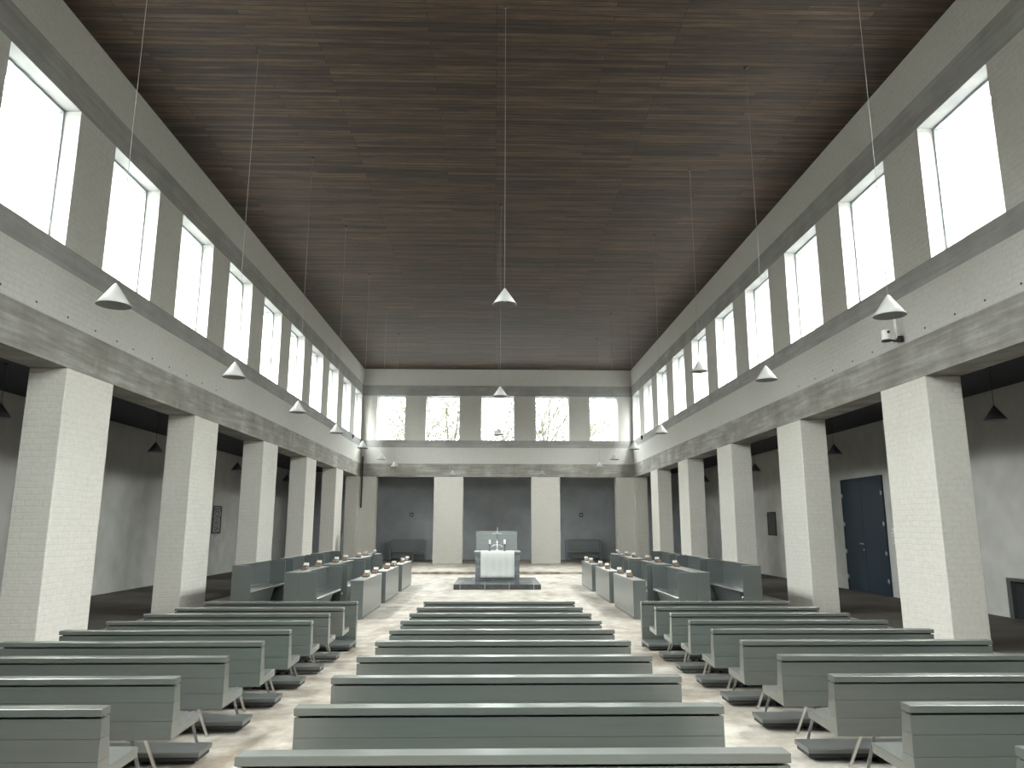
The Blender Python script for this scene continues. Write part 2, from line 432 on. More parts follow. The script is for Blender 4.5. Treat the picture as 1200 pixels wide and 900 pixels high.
# piers
def pier(x0, x1, y0, y1, label, z0=-0.05):
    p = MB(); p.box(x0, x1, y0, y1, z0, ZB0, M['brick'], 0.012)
    tag(p.build('pillar'), label, 'pier', kind='structure', group='brick piers along the nave')
vis = [k for k in range(8) if k >= 3]
for k, y in enumerate(PY_L):
    pier(XL - TH, XL, y, y + PW, ('broad pale brick pier, %s from the pews on the side opposite the door' % ORD[k - 3]) if k >= 3 else 'pale brick pier beside the rear pews, %s of its row' % ORD[k], )
for k, y in enumerate(PY_R):
    pier(XR, XR + TH, y, y + PW, ('broad pale brick pier, %s from the pews on the blue door side' % ORD[k - 3]) if k >= 3 else 'pale brick pier on the door side beside the rear pews, %s of its row' % ORD[k])
pier(XL - TH, OPEN[0][0], YF, YF + TH, 'pale brick corner pier of the altar wall, behind the column speaker')
pier(OPEN[0][1], OPEN[1][0], YF, YF + TH, 'pale brick pier of the altar wall between the altar and the stool bay')
pier(OPEN[1][1], OPEN[2][0], YF, YF + TH, 'pale brick pier of the altar wall between altar and the bench-only bay')
pier(OPEN[2][1], XR + TH, YF, YF + TH, 'pale brick corner pier of the altar wall on the door side')
pier(XL - TH, XL, 37.93, YF, 'narrow brick pier end meeting the altar wall beside the column speaker')
pier(XR, XR + TH, 38.15, YF, 'narrow brick pier end meeting the altar wall on the door side')

# aisle and ambulatory walls
w = MB(); w.box(AL - 0.3, AL, YE - 0.3, YB + 0.3, -0.05, 5.27, M['plaster'])
tag(w.build('wall_aisle_left'), 'plain plastered aisle wall carrying the ink drawing', 'wall', kind='structure')
w = MB(); w.box(AR, AR + 0.3, YE - 0.3, YB + 0.3, -0.05, 5.27, M['plaster'])
tag(w.build('wall_aisle_right'), 'plain plastered aisle wall with the blue double door', 'wall', kind='structure')
w = MB(); w.box(AL, AR, YB, YB + 0.3, -0.05, 5.27, M['back_plaster'])
tag(w.build('wall_ambulatory'), 'slate-grey wall in shade behind the altar', 'wall', kind='structure')

# small putlog vents above the beams, parts of the walls
for wall, x, ylist, sg in ((wl, XL, [10.03, 10.86, 11.7, 12.54, 13.28, 13.9, 14.7, 15.5, 16.4, 17.3, 18.2], 1), (wr, XR, [9.6, 10.37, 11.1, 11.93, 12.9, 13.7, 14.5, 15.4, 16.3, 17.2], -1)):
    for y in ylist:
        v = MB(); v.tube([(x - sg * 0.01, y, 5.30), (x + sg * 0.006, y, 5.30)], 0.018, M['black'], 8)
        v.build('vent_hole', wall)

# windows
wn = [0]
def window_side(xn, sg, y0, y1, label):
    """sg: outward direction in x"""
    wn[0] += 1
    xm = xn + sg * 0.30
    r = empty('window_%d' % wn[0], (xm, (y0 + y1) / 2, ZW0)); tag(r, label, 'window', kind='structure')
    hy, h = (y1 - y0) / 2, ZW1 - ZW0; t = 0.042
    fr = MB(); a, b = -0.03, 0.03
    fr.box(a, b, -hy, hy, 0, t, M['frame']); fr.box(a, b, -hy, hy, h - t, h, M['frame'])
    fr.box(a, b, -hy, -hy + t, t, h - t, M['frame']); fr.box(a, b, hy - t, hy, t, h - t, M['frame'])
    fr.build('window_frame', r)
    g = MB(); g.box(-0.006, 0.006, -hy + t, hy - t, t, h - t, M['glass']); g.build('pane', r)
def window_end(y, sg, x0, x1, label):
    wn[0] += 1
    ym = y + sg * 0.30
    r = empty('window_%d' % wn[0], ((x0 + x1) / 2, ym, ZW0)); tag(r, label, 'window', kind='structure')
    hx, h = (x1 - x0) / 2, ZW1 - ZW0; t = 0.042
    fr = MB(); a, b = -0.03, 0.03
    fr.box(-hx, hx, a, b, 0, t, M['frame']); fr.box(-hx, hx, a, b, h - t, h, M['frame'])
    fr.box(-hx, -hx + t, a, b, t, h - t, M['frame']); fr.box(hx - t, hx, a, b, t, h - t, M['frame'])
    fr.build('window_frame', r)
    g = MB(); g.box(-hx + t, hx - t, -0.006, 0.006, t, h - t, M['glass']); g.build('pane', r)
for k, (a, b) in enumerate(WY_L): window_side(XL, -1, a, b, 'tall clerestory window, %s from the entrance on the wall opposite the door' % ORD[k])
for k, (a, b) in enumerate(WY_R): window_side(XR, 1, a, b, 'tall clerestory window, %s from the entrance on the blue door side' % ORD[k])
for k, (a, b) in enumerate(WX): window_end(YF, 1, a, b, 'window over the altar wall, %s from the column speaker corner' % ORD[k])

for k, (a, b) in enumerate(WX[1:4]): window_end(YE, -1, a, b, 'window in the entrance wall behind the pews, %s of three' % ORD[k])

# door in the aisle wall
dr = empty('door_1', (AR, 22.69, 0)); tag(dr, 'tall slate-blue double door in the aisle wall', 'door', kind='structure')
H = 3.40; W = 1.22
fr = MB(); fr.box(-0.05, 0.0, -W - 0.07, -W, 0, H + 0.07, M['door']); fr.box(-0.05, 0.0, W, W + 0.07, 0, H + 0.07, M['door']); fr.box(-0.05, 0.0, -W, W, H, H + 0.07, M['door'])
fr.build('door_frame', dr)
for sg in (-1, 1):
    lf = MB(); y0, y1 = (0.006, W - 0.006) if sg > 0 else (-W + 0.006, -0.006)
    lf.box(-0.045, -0.005, y0, y1, 0.02, H - 0.006, M['door'], 0.004)
    leaf = lf.build('door_leaf', dr)
    for z in (0.42, 1.2, 2.05, 2.95):
        hg = MB(); hg.tube([(-0.06, sg * (W - 0.005), z - 0.07), (-0.06, sg * (W - 0.005), z + 0.07)], 0.017, M['chrome'], 10)
        hg.box(-0.062, -0.046, sg * W - 0.045, sg * W + 0.045, z - 0.055, z + 0.055, M['chrome'])
        hg.build('hinge', leaf)
    if sg > 0:
        hd = MB(); hd.tube([(-0.045, 0.08, 1.46), (-0.10, 0.08, 1.46), (-0.10, 0.19, 1.46)], 0.014, M['silver'], 8)
        hd.lathe([(0.0, 0.0), (0.032, 0.0), (0.032, 0.01), (0, 0.01)], M['silver'], 12, at=(-0.06, 0.08, 1.43)); hd.build('door_handle', leaf)
        ek = MB(); ek.tube([(-0.045, 0.08, 1.28), (-0.058, 0.08, 1.28)], 0.024, M['chrome'], 12); ek.build('keyhole', leaf)

# light switches beside the door
sw = empty('switch_panel', (AR, 21.06, 1.70)); tag(sw, 'panel of white light switches on the aisle wall beside the blue door', 'light switch')
for r_ in range(5):
    for q in (-1, 1):
        b = MB(); b.box(-0.012, 0.0, q * 0.055 - 0.035, q * 0.055 + 0.035, -0.22 + r_ * 0.095, -0.155 + r_ * 0.095, M['white'], 0.003); sk = b.build('switch', sw)
b = MB(); b.box(-0.004, 0.0, -0.11, 0.11, -0.25, 0.26, M['plaster']); b.build('back_plate', sw)

# ------------------------------------------------------------------ pews
def make_pew():
    root = empty('pew')
    L = 1.262
    b = MB()     # three boards, front face reclined: thickness grows towards the seat
    def yb(z): return 0.088 + 0.05 * (0.68 - z) / 0.31
    zs = [(0.312, 0.432), (0.434, 0.555), (0.557, 0.665)]
    for z0, z1 in zs: b.prism([(0.0, z0), (0.0, z1), (yb(z1), z1), (yb(z0), z0)], 'x', -L, L, M['pew'])
    b.box(-L + 0.02, L - 0.02, 0.03, 0.07, 0.32, 0.679, M['groove'])
    b.build('backrest', root)
    r = MB(); r.box(-L - 0.002, L + 0.002, -0.012, 0.092, 0.679, 0.722, M['pew'], 0.003); r.build('top_rail', root)
    s = MB(); s.prism([(0.0, 0.309), (0.50, 0.318), (0.505, 0.382), (0.12, 0.372), (0.0, 0.311)], 'x', -L, L, M['pew'], 0.003); s.build('seat', root)
    for q in (-1, 1):
        xt, xr, xf = q * (L - 0.30), q * (L - 0.17), q * (L - 0.24)
        l = MB(); l.bar((xt, 0.06, 0.312), (xr, 0.0, 0.0), 0.021, 0.012, M['chrome'], (0, 1, 0)); l.build('leg', root)
        l = MB(); l.bar((xt, 0.22, 0.314), (xf, 0.37, 0.0), 0.021, 0.012, M['chrome'], (0, 1, 0)); l.build('leg', root)
        l = MB(); l.box(min(xt, xt) - 0.022, xt + 0.022, 0.03, 0.40, 0.298, 0.314, M['dark_metal']); l.build('bracket', root)
    k = MB(); k.prism([(-0.53, 0.086), (-0.53, 0.114), (-0.522, 0.122), (-0.26, 0.122), (-0.26, 0.086)], 'x', -L - 0.03, L + 0.03, M['kneel'])
    k.box(-L - 0.02, L + 0.02, -0.51, -0.28, 0.055, 0.086, M['groove'])
    kn = k.build('kneeler', root)
    for q in (-1, 0, 1):
        x = q * (L - 0.48)
        ft = MB(); ft.bar((x - 0.03, -0.40, 0.052), (x - 0.075, -0.40, 0.0), 0.03, 0.012, M['dark_metal'], (0, 1, 0)); ft.bar((x + 0.03, -0.40, 0.052), (x + 0.075, -0.40, 0.0), 0.03, 0.012, M['dark_metal'], (0, 1, 0))
        ft.box(x - 0.05, x + 0.05, -0.42, -0.38, 0.046, 0.054, M['dark_metal'])
        ft.build('kneeler_foot', kn)
    return root

def make_parapet():
    root = empty('pew_parapet')
    L = 1.262
    b = MB()
    for z0, z1 in ((0.0, 0.16), (0.163, 0.33), (0.333, 0.50), (0.503, 0.665)): b.box(-L, L, 0.0, 0.09, z0, z1, M['pew'])
    b.box(-L + 0.02, L - 0.02, 0.03, 0.07, 0.02, 0.679, M['groove'])
    b.build('front_panel', root)
    r = MB(); r.box(-L - 0.002, L + 0.002, -0.012, 0.092, 0.679, 0.722, M['pew'], 0.003); r.build('top_rail', root)
    k = MB(); k.prism([(-0.50, 0.078), (-0.50, 0.106), (-0.49, 0.118), (0.0, 0.118), (0.0, 0.078)], 'x', -L, L, M['kneel'])
    k.box(-L + 0.005, L - 0.005, -0.48, 0.0, 0.036, 0.078, M['groove'])
    kn = k.build('kneeler', root)
    for q in (-1, 1):
        ft = MB(); x = q * (L - 0.3); ft.box(x - 0.06, x + 0.06, -0.40, -0.05, 0.0, 0.036, M['dark_metal']); ft.build('kneeler_foot', kn)
    return root

BX = [(-3.525, 'opposite the door'), (0.105, 'of the central block'), (3.745, 'on the door side')]
proto = make_pew(); par = make_parapet()
first = True; fpar = True
for bx, where in BX:
    for k in range(9):
        o = proto if first else copy_tree(proto); first = False
        y = 3.60 + 1.0 * k
        o.location = (bx, y, fl(y + 0.1))
        tag(o, 'grey-green boarded pew %s, %s row behind the front parapet' % (where, ORD[8 - k]), 'pew', 'pews in three blocks')
    o = par if fpar else copy_tree(par); fpar = False
    o.location = (bx, 12.72, fl(12.6))
    tag(o, 'grey-green front parapet ahead of the pews %s' % where, 'pew front', 'parapets before the pews')

# ------------------------------------------------------------------ choir stalls
def seat_unit(zf, ztop, zseat, n):
    """bench facing +x; local x from 0 (back) to 0.41, y from 0 to n"""
    root = empty('choir_stall'); m = M['stall']
    for y0 in (0.0, n - 0.045):
        g = MB(); g.box(0.0, 0.41, y0, y0 + 0.045, zf, ztop, m, 0.003); g.build('gable', root)
    b = MB()
    for k in range(4):
        z0 = zf + 0.02 + k * (ztop - 0.035 - zf - 0.02) / 4; z1 = zf + 0.02 + (k + 1) * (ztop - 0.035 - zf - 0.02) / 4 - 0.003
        b.prism([(0.01, z0), (0.01, z1), (0.045, z1), (0.045, z0)], 'y', 0.045, n - 0.045, m)
    b.build('backrest', root)
    c = MB(); c.box(0.0, 0.085, 0.045, n - 0.045, ztop - 0.032, ztop, m, 0.003); c.build('cap_rail', root)
    s = MB(); s.prism([(0.045, zseat - 0.045), (0.045, zseat - 0.012), (0.405, zseat), (0.425, zseat - 0.01), (0.42, zseat - 0.05)], 'y', 0.046, n - 0.046, m, 0.002); s.build('seat', root)
    u = MB(); u.prism([(0.20, zf + 0.01), (0.30, zseat - 0.055), (0.325, zseat - 0.055), (0.225, zf + 0.01)], 'y', 0.046, n - 0.55, M['settle']); u.build('under_panel', root)
    kb = MB(); kb.lathe([(0, 0.022), (0.014, 0.02), (0.022, 0.008), (0.022, -0.008), (0.014, -0.02), (0, -0.022)], M['white'], 12, at=(0.432, n - 0.02, zseat - 0.12)); kb.build('knob', root)
    return root
def desk_unit(zf, ztop, n, wd):
    """desk with its front panel at local x=wd, open towards -x"""
    root = empty('choir_desk'); m = M['stall']
    for y0 in (0.0, n - 0.045):
        g = MB(); g.box(0.0, wd - 0.028, y0, y0 + 0.045, zf, ztop - 0.036, m, 0.003); g.build('gable', root)
    p = MB(); p.box(wd - 0.028, wd, 0.0, n, zf + 0.05, ztop - 0.036, m, 0.003); p.build('front_panel', root)
    t = MB(); t.box(-0.01, wd, 0.0, n, ztop - 0.036, ztop, m, 0.004); t.build('desk_top', root)
    sh = MB(); sh.box(0.02, wd - 0.03, 0.046, n - 0.046, ztop - 0.28, ztop - 0.255, m); sh.build('book_shelf', root)
    pl = MB(); pl.box(wd - 0.05, wd - 0.01, 0.046, n - 0.046, zf, zf + 0.05, M['pew']); pl.build('plinth', root)
    return root

UY = [16.43, 19.80, 23.28]; NL = 2.66
SIDES = [(1, 'opposite the door'), (-1, 'on the door side')]
BOOKY = [1.22, 2.52]
def mirror_place(root, sg, x, y):
    """sg=+1 faces +x at x; sg=-1 is turned half round"""
    if sg > 0: root.location = (x, y, 0); root.rotation_euler = (0, 0, 0)
    else: root.location = (x, y + NL, 0); root.rotation_euler = (0, 0, math.pi)
fd = desk_unit(0.0, 0.81, NL, 0.28); ms = seat_unit(0.0, 0.98, 0.435, NL); md = desk_unit(0.0, 0.98, NL, 0.28); rs = seat_unit(0.15, 1.13, 0.575, NL)
used = set()
def inst(p):
    if p.name in used: return copy_tree(p)
    used.add(p.name); return p
for sg, side in SIDES:
    X = (lambda x: x) if sg > 0 else (lambda x: 0.24 - x)
    for k, y in enumerate(UY):
        nth = ORD[k]
        o = inst(fd); mirror_place(o, sg, X(-3.08), y); tag(o, 'low choir desk of the front row %s, %s from the pews' % (side, nth), 'choir desk', 'front choir desks')
        o = inst(ms); mirror_place(o, sg, X(-4.21), y); tag(o, 'choir stall of the middle row %s, %s from the pews' % (side, nth), 'choir stall', 'middle choir stalls')
        o = inst(md); mirror_place(o, sg, X(-4.493), y); tag(o, 'choir desk backing the middle stalls %s, %s from the pews' % (side, nth), 'choir desk', 'middle choir desks')
        o = inst(rs); mirror_place(o, sg, X(-5.63), y); tag(o, 'tall choir stall of the rear row %s, %s from the pews' % (side, nth), 'choir stall', 'rear choir stalls')
    x0, x1 = sorted((X(-5.75), X(-4.86)))
    p = MB(); p.box(x0, x1, UY[0] - 0.02, UY[2] + NL + 0.05, 0.0, 0.149, M['kneel'], 0.004)
    tag(p.build('choir_platform'), 'low dark platform under the rear choir stalls %s' % side, 'platform', 'platforms under the rear stalls')
# small side tables past the middle desks
def make_side_table():
    r = empty('side_table'); m = M['stall']
    t = MB(); t.box(-0.2, 0.2, -0.45, 0.45, 0.94, 0.975, m, 0.004); t.build('table_top', r)
    for q in (-1, 1):
        g = MB(); g.box(-0.19, 0.19, q * 0.42 - 0.02, q * 0.42 + 0.02, 0, 0.94, m, 0.003); g.build('side_panel', r)
    b = MB(); b.box(-0.015, 0.015, -0.40, 0.40, 0.25, 0.94, m); b.build('centre_panel', r)
    return r
st = make_side_table()
for (sg, side), o in zip(SIDES, (st, copy_tree(st))):
    o.location = ((-4.38 if sg > 0 else 4.62), 27.75, 0)
    tag(o, 'small grey-blue side table past the middle choir desks %s' % side, 'side table', 'side tables past the desks')

# books at every place: a tan book leaning on a wedge-shaped rest, a white booklet against it
def make_rest():
    r = empty('book_rest')
    b = MB(); b.prism([(-0.16, 0.0), (-0.16, 0.012), (0.06, 0.085), (0.08, 0.078), (0.08, 0.0)], 'x', -0.065, 0.065, M['wood']); b.build('wedge', r)
    l = MB(); l.box(-0.065, 0.065, -0.17, -0.16, 0.0, 0.03, M['wood']); l.build('lip', r)
    return r
def make_book():
    r = empty('prayer_book')
    mt = Matrix.Rotation(math.atan2(0.073, 0.22), 4, 'X'); mt.translation = Vector((0, -0.155, 0.0155))
    cv = MB(); cv.box(-0.06, 0.06, 0.0, 0.17, 0.0, 0.004, M['cover'], 0, mt); cv.box(-0.06, 0.06, 0.0, 0.17, 0.022, 0.026, M['cover'], 0, mt); cv.box(-0.06, -0.056, 0.0, 0.17, 0.004, 0.022, M['cover'], 0, mt); cv.build('cover', r)
    p = MB(); p.box(-0.0555, 0.056, 0.005, 0.166, 0.0042, 0.0218, M['pages'], 0, mt); p.build('pages', r)
    return r
def make_booklet():
    r = empty('white_booklet')
    b = MB(); b.prism([(-0.012, 0.006), (0.014, 0.0), (0.042, 0.138), (0.005, 0.145)], 'x', -0.055, 0.055, M['pages']); b.build('pages', r)
    s = MB(); s.box(-0.058, 0.058, 0.016, 0.08, 0.0, 0.010, M['white'], 0.002); s.build('cover', r)
    return r
prt, pbk, pwh = make_rest(), make_book(), make_booklet()
def seat_place(x, y, z, where, rz):
    for p, dy, dz, lab, cat, grp in ((prt, 0.0, 0.0, 'wooden book rest %s', 'book rest', 'book rests on the choir desks'), (pbk, 0.0, 0.002, 'tan prayer book %s', 'book', 'prayer books on the choir desks'),
                                     (pwh, 0.094, 0.0, 'standing white booklet %s', 'booklet', 'white booklets on the choir desks')):
        o = inst(p); o.location = (x, y + dy, z + dz); o.rotation_euler = (0, 0, rz)
        tag(o, lab % where, cat, grp)
for sg, side in SIDES:
    n = 0
    short = 'opposite the door' if sg > 0 else 'door side'
    for y in UY:
        for b in BOOKY:
            rz = random.uniform(-0.1, 0.1)
            seat_place(-2.95 if sg > 0 else 3.19, y + b, 0.811, 'on front desks %s, %s from the pews' % (short, ORD[n]), rz)
            if not (sg < 0 and n == 0):
                seat_place(-4.36 if sg > 0 else 4.60, y + b - 0.05, 0.981, 'on middle desks %s, %s from the pews' % (short, ORD[n]), -rz)
            n += 1
    seat_place(-4.38 if sg > 0 else 4.62, 27.80, 0.976, 'on the side table %s' % short, 0.05)

# ------------------------------------------------------------------ altar
p = MB(); p.box(-1.26, 1.51, 24.04, 27.35, 0.0, 0.157, M['black_stone'], 0.006)
tag(p.build('altar_step'), 'low black polished stone step under the altar', 'altar step')
a = empty('altar', (0.135, 25.68, 0.157)); tag(a, 'grey block-stone altar standing on the black stone step', 'altar')
b = MB(); b.box(-0.75, 0.75, 0.0, 1.0, 0.0, 0.88, M['altar_stone'], 0.004); b.build('base', a)
b = MB(); b.prism([(-0.80, 0.93), (-0.77, 0.885), (0.77, 0.885), (0.80, 0.93), (0.80, 0.965), (-0.80, 0.965)], 'y', -0.05, 1.05, M['altar_stone'], 0.004); b.build('table_slab', a)
# altar cloth: over the slab and hanging down the front
cl = MB(); ic = cl.mi(M['linen'])
zt = 0.157 + 0.965 + 0.004
path = [(26.70, zt), (26.2, zt), (25.66, zt), (25.622, zt - 0.004), (25.612, zt - 0.02)] + [(25.612 - 0.012 * math.sin(q * 0.7), zt - 0.02 - q * 0.085) for q in range(1, 11)]
nx = 36; x0, x1 = -0.44, 0.71
grid = []
for jj, (yy, zz) in enumerate(path):
    row = []
    for k in range(nx + 1):
        x = x0 + (x1 - x0) * k / nx
        hang = max(0, jj - 4) / 10.0
        row.append((x, yy - hang * 0.012 * (1 + math.sin(k * 0.9)), zz))
    grid.append(row)
front = [[cl.bm.verts.new(q) for q in row] for row in grid]
for j in range(len(path) - 1):
    for k in range(nx):
        ff = cl.bm.faces.new((front[j][k], front[j][k + 1], front[j + 1][k + 1], front[j + 1][k])); ff.smooth = True
co = cl.build('altar_cloth'); tag(co, 'white linen altar cloth hanging down the front of the altar', 'altar cloth')
sm = co.modifiers.new('thickness', 'SOLIDIFY'); sm.thickness = 0.003; sm.offset = 1.0

cz = zt + 0.004
cr = empty('standing_crucifix', (0.13, 26.35, cz)); tag(cr, 'tall silver crucifix on a slim pole standing on the altar', 'crucifix')
b = MB(); b.lathe([(0, 0), (0.075, 0), (0.07, 0.012), (0.02, 0.03), (0.012, 0.05), (0.0, 0.05)], M['silver'], 20); b.build('foot', cr)
b = MB(); b.tube([(0, 0, 0.04), (0, 0, 0.62)], 0.009, M['dark_metal'], 8); b.build('pole', cr)
b = MB(); b.box(-0.018, 0.018, -0.01, 0.01, 0.60, 0.80, M['silver'], 0.002); b.prism([(-0.17, 0.575), (-0.16, 0.60), (0.16, 0.60), (0.17, 0.575), (0.05, 0.588), (-0.05, 0.588)], 'y', -0.012, 0.012, M['silver']); b.build('cross', cr)
ch = empty('candelabrum', (0.125, 25.98, cz)); tag(ch, 'silver candelabrum with drooping arms in the middle of the altar', 'candelabrum')
b = MB(); b.lathe([(0, 0), (0.06, 0), (0.055, 0.01), (0.018, 0.025), (0.014, 0.06), (0.014, 0.33), (0.0, 0.34)], M['silver'], 16); b.build('stem', ch)
b = MB(); b.tube([(-0.19, 0, 0.135), (-0.13, 0, 0.19), (-0.06, 0, 0.20), (0.06, 0, 0.20), (0.13, 0, 0.19), (0.19, 0, 0.135)], 0.015, M['silver'], 8); b.build('arm', ch)
b = MB(); b.box(-0.045, 0.045, -0.008, 0.008, 0.29, 0.312, M['silver']); b.box(-0.011, 0.011, -0.008, 0.008, 0.32, 0.385, M['silver']); b.build('cross', ch)
def make_candle():
    r = empty('candle_holder')
    b = MB(); b.lathe([(0, 0), (0.05, 0), (0.045, 0.01), (0.01, 0.022), (0.008, 0.20), (0.045, 0.205), (0.048, 0.225), (0, 0.225)], M['dark_metal'], 16); b.build('stick', r)
    b = MB(); b.lathe([(0, 0.225), (0.034, 0.225), (0.034, 0.375), (0.028, 0.382), (0, 0.38)], M['wax'], 16); b.build('candle', r)
    b = MB(); b.tube([(0, 0, 0.378), (0.003, 0, 0.395)], 0.003, M['black'], 5); b.build('wick', r)
    return r
cd = make_candle(); cd.location = (-0.135, 26.0, cz); tag(cd, 'white candle on the altar, stool bay side of the candelabrum', 'candle', 'altar candles')
c2 = copy_tree(cd); c2.location = (0.385, 26.0, cz); tag(c2, 'white candle on the altar, door side of the candelabrum', 'candle', 'altar candles')

# celebrant's high-backed seat behind the altar
s = empty('presider_seat', (0.135, 33.0, 0.10)); tag(s, 'high-backed grey-blue bench behind the altar', 'bench')
b = MB()
for k in range(8): b.box(-0.90, 0.90, 0.0, 0.05, 0.02 + k * 0.206, 0.02 + k * 0.206 + 0.202, M['settle'])
b.box(-0.88, 0.88, 0.012, 0.04, 0.02, 1.66, M['groove']); b.build('backrest', s)
for q in (-1, 1):
    b = MB(); b.box(q * 0.90 - (0.045 if q > 0 else 0), q * 0.90 + (0.045 if q < 0 else 0), -0.50, 0.0, 0.0, 0.70, M['settle'], 0.003); b.build('gable', s)
b = MB(); b.box(-0.853, 0.853, -0.46, 0.0, 0.40, 0.44, M['settle'], 0.003); b.build('seat', s)

# side benches in the two outer bays
def make_bench():
    r = empty('settle')
    m = M['settle']
    for q in (-1, 1):
        g = MB(); g.box(q * 0.965 - 0.05, q * 0.965 + 0.05, -0.46, 0.02, 0.0, 1.10, m, 0.003); g.build('gable', r)
    b = MB()
    for k in range(5): b.box(-0.915, 0.915, 0.0, 0.04, 0.10 + k * 0.20, 0.10 + k * 0.20 + 0.196, m)
    b.build('backrest', r)
    b = MB(); b.box(-0.915, 0.915, -0.10, 0.04, 1.10, 1.14, m, 0.003); b.build('top_rail', r)
    b = MB(); b.box(-0.913, 0.913, -0.45, 0.0, 0.42, 0.46, m, 0.003); b.build('seat', r)
    return r
s1 = make_bench(); s1.location = (-4.80, 42.6, 0.10); tag(s1, 'grey settle against the back wall in the bay with the stool', 'bench', 'settles behind the altar wall')
s2 = copy_tree(s1); s2.location = (5.08, 42.6, 0.10); tag(s2, 'grey settle against the back wall in the bay on the door side', 'bench', 'settles behind the altar wall')
sb = empty('stool', (-4.12, 41.6, 0.10)); tag(sb, 'small grey stool standing before the settle in the bay', 'stool')
b = MB(); b.box(-0.38, 0.38, -0.18, 0.18, 0.38, 0.42, M['settle'], 0.003); b.build('seat', sb)
for q in (-1, 1):
    b = MB(); b.box(q * 0.34 - 0.03, q * 0.34 + 0.03, -0.16, 0.16, 0.0, 0.38, M['settle'], 0.003); b.build('leg', sb)
for (x, lb) in ((-4.72, 'small dark wall plaque above the settle in the stool bay'), (5.06, 'small dark wall plaque above the settle in the door side bay')):
    b = empty('wall_plaque', (x, YB, 2.62)); tag(b, lb, 'plaque', 'plaques on the back wall')
    q = MB(); q.box(-0.10, 0.10, -0.025, 0.0, -0.11, 0.11, M['dark_metal'], 0.004); q.build('plate', b)
    q = MB(); q.box(-0.06, 0.06, -0.032, -0.025, -0.07, 0.07, M['back_plaster']); q.build('relief', b)

# tall panel stand behind the stalls
b = empty('notice_stand', (-6.72, 33.45, 0.10)); tag(b, 'tall slim dark grey board on a stand beside the fifth pier', 'notice stand')
q = MB(); q.box(-0.02, 0.02, -0.22, 0.22, 0.62, 1.50, M['stall'], 0.003); q.build('board', b)
q = MB(); q.box(-0.015, 0.015, -0.03, 0.03, 0.03, 0.62, M['dark_metal']); q.build('post', b)
q = MB(); q.box(-0.16, 0.16, -0.16, 0.16, 0.0, 0.03, M['dark_metal'], 0.004); q.build('base', b)

# column speaker in the corner
b = empty('column_speaker', (-6.85, YF, 2.90)); tag(b, 'very tall slim black column speaker in the corner of the altar wall', 'loudspeaker')
q = MB(); q.box(-0.032, 0.032, -0.10, -0.02, 0.0, 2.65, M['black'], 0.006); q.build('cabinet', b)
q = MB(); q.box(-0.025, 0.025, -0.106, -0.10, 0.06, 2.59, M['dark_metal']); q.build('grille', b)
for z in (0.4, 2.2):
    q = MB(); q.box(-0.02, 0.02, -0.02, 0.0, z - 0.03, z + 0.03, M['dark_metal']); q.build('bracket', b)

# ------------------------------------------------------------------ pictures, cabinet
def picture(x, y, z0, z1, w, sg, artmat, lab):
    r = empty('wall_picture', (x, y, (z0 + z1) / 2)); tag(r, lab, 'picture')
    h = (z1 - z0) / 2; t = 0.035
    a0, a1 = (0.0, sg * 0.03)
    fr = MB()
    for (y0, y1, q0, q1) in ((-w, w, -h, -h + t), (-w, w, h - t, h), (-w, -w + t, -h + t, h - t), (w - t, w, -h + t, h - t)):
        fr.box(min(a0, a1), max(a0, a1), y0, y1, q0, q1, M['dark_metal'])
    fr.build('frame', r)
    ar = MB(); ar.box(min(0, sg * 0.014), max(0, sg * 0.014), -w + t, w - t, -h + t, h - t, artmat); ar.build('artwork', r)
    return r
picture(AL, 31.12, 1.66, 2.78, 0.47, 1, M['ink'], 'dark-framed pale ink drawing hanging on the aisle wall')
picture(AR, 30.3, 1.62, 2.56, 0.44, -1, M['relief'], 'dark carved-looking picture hanging on the aisle wall past the door')
cb = empty('cabinet', (AR, 15.45, 0.004)); tag(cb, 'low dark grey open-fronted cabinet built against the aisle wall', 'cabinet')
q = MB(); q.box(-0.13, 0.0, -0.95, 0.95, 0.80, 0.87, M['kneel'], 0.004); q.build('top', cb)
for sy_ in (-1, 1):
    q = MB(); q.box(-0.13, 0.0, sy_ * 0.885 - 0.065, sy_ * 0.885 + 0.065, 0.0, 0.80, M['kneel'], 0.003); q.build('side_panel', cb)
q = MB(); q.box(-0.02, 0.0, -0.82, 0.82, 0.04, 0.80, M['black']); q.build('back_panel', cb)
q = MB(); q.box(-0.12, 0.0, -0.82, 0.82, 0.0, 0.04, M['black']); q.build('bottom_shelf', cb)

# ------------------------------------------------------------------ lamps
def make_lamp(shade, inner, ztop):
    r = empty('pendant_lamp'); R_, h = 0.183, 0.25
    s = MB(); s.lathe([(0.0, 0.004), (0.010, 0.0), (R_, -h), (R_ - 0.003, -h - 0.003), (R_ - 0.007, -h), (0.012, -0.012), (0.0, -0.012)], shade, 40, inner, 3); s.build('lamp_shade', r)
    b = MB(); b.lathe([(0, -0.10), (0.02, -0.10), (0.03, -0.14), (0.034, -0.17), (0.022, -0.20), (0, -0.206)], M['lamp_bulb'], 14); b.build('bulb', r)
    return r
def lamp_at(proto, x, y, z, ceil_z, lab, grp):
    o = inst(proto); o.location = (x, y, z); tag(o, lab, 'pendant lamp', grp)
    c = MB(); c.tube([(0, 0, 0.0), (0, 0, ceil_z - z - 0.004)], 0.0030, M['cable'], 5); c.build('cable', o)
    c = MB(); c.lathe([(0, ceil_z - z), (0.045, ceil_z - z), (0.04, ceil_z - z - 0.02), (0.006, ceil_z - z - 0.03), (0, ceil_z - z - 0.03)], M['cable'], 14); c.build('ceiling_rose', o)
    return o
def make_proto_pair(n, shade, inner):
    """independent lamps sharing mesh data"""
    base = make_lamp(shade, inner, 0); out = [base]
    for _ in range(n - 1): out.append(copy_tree(base))
    return out
spec = []
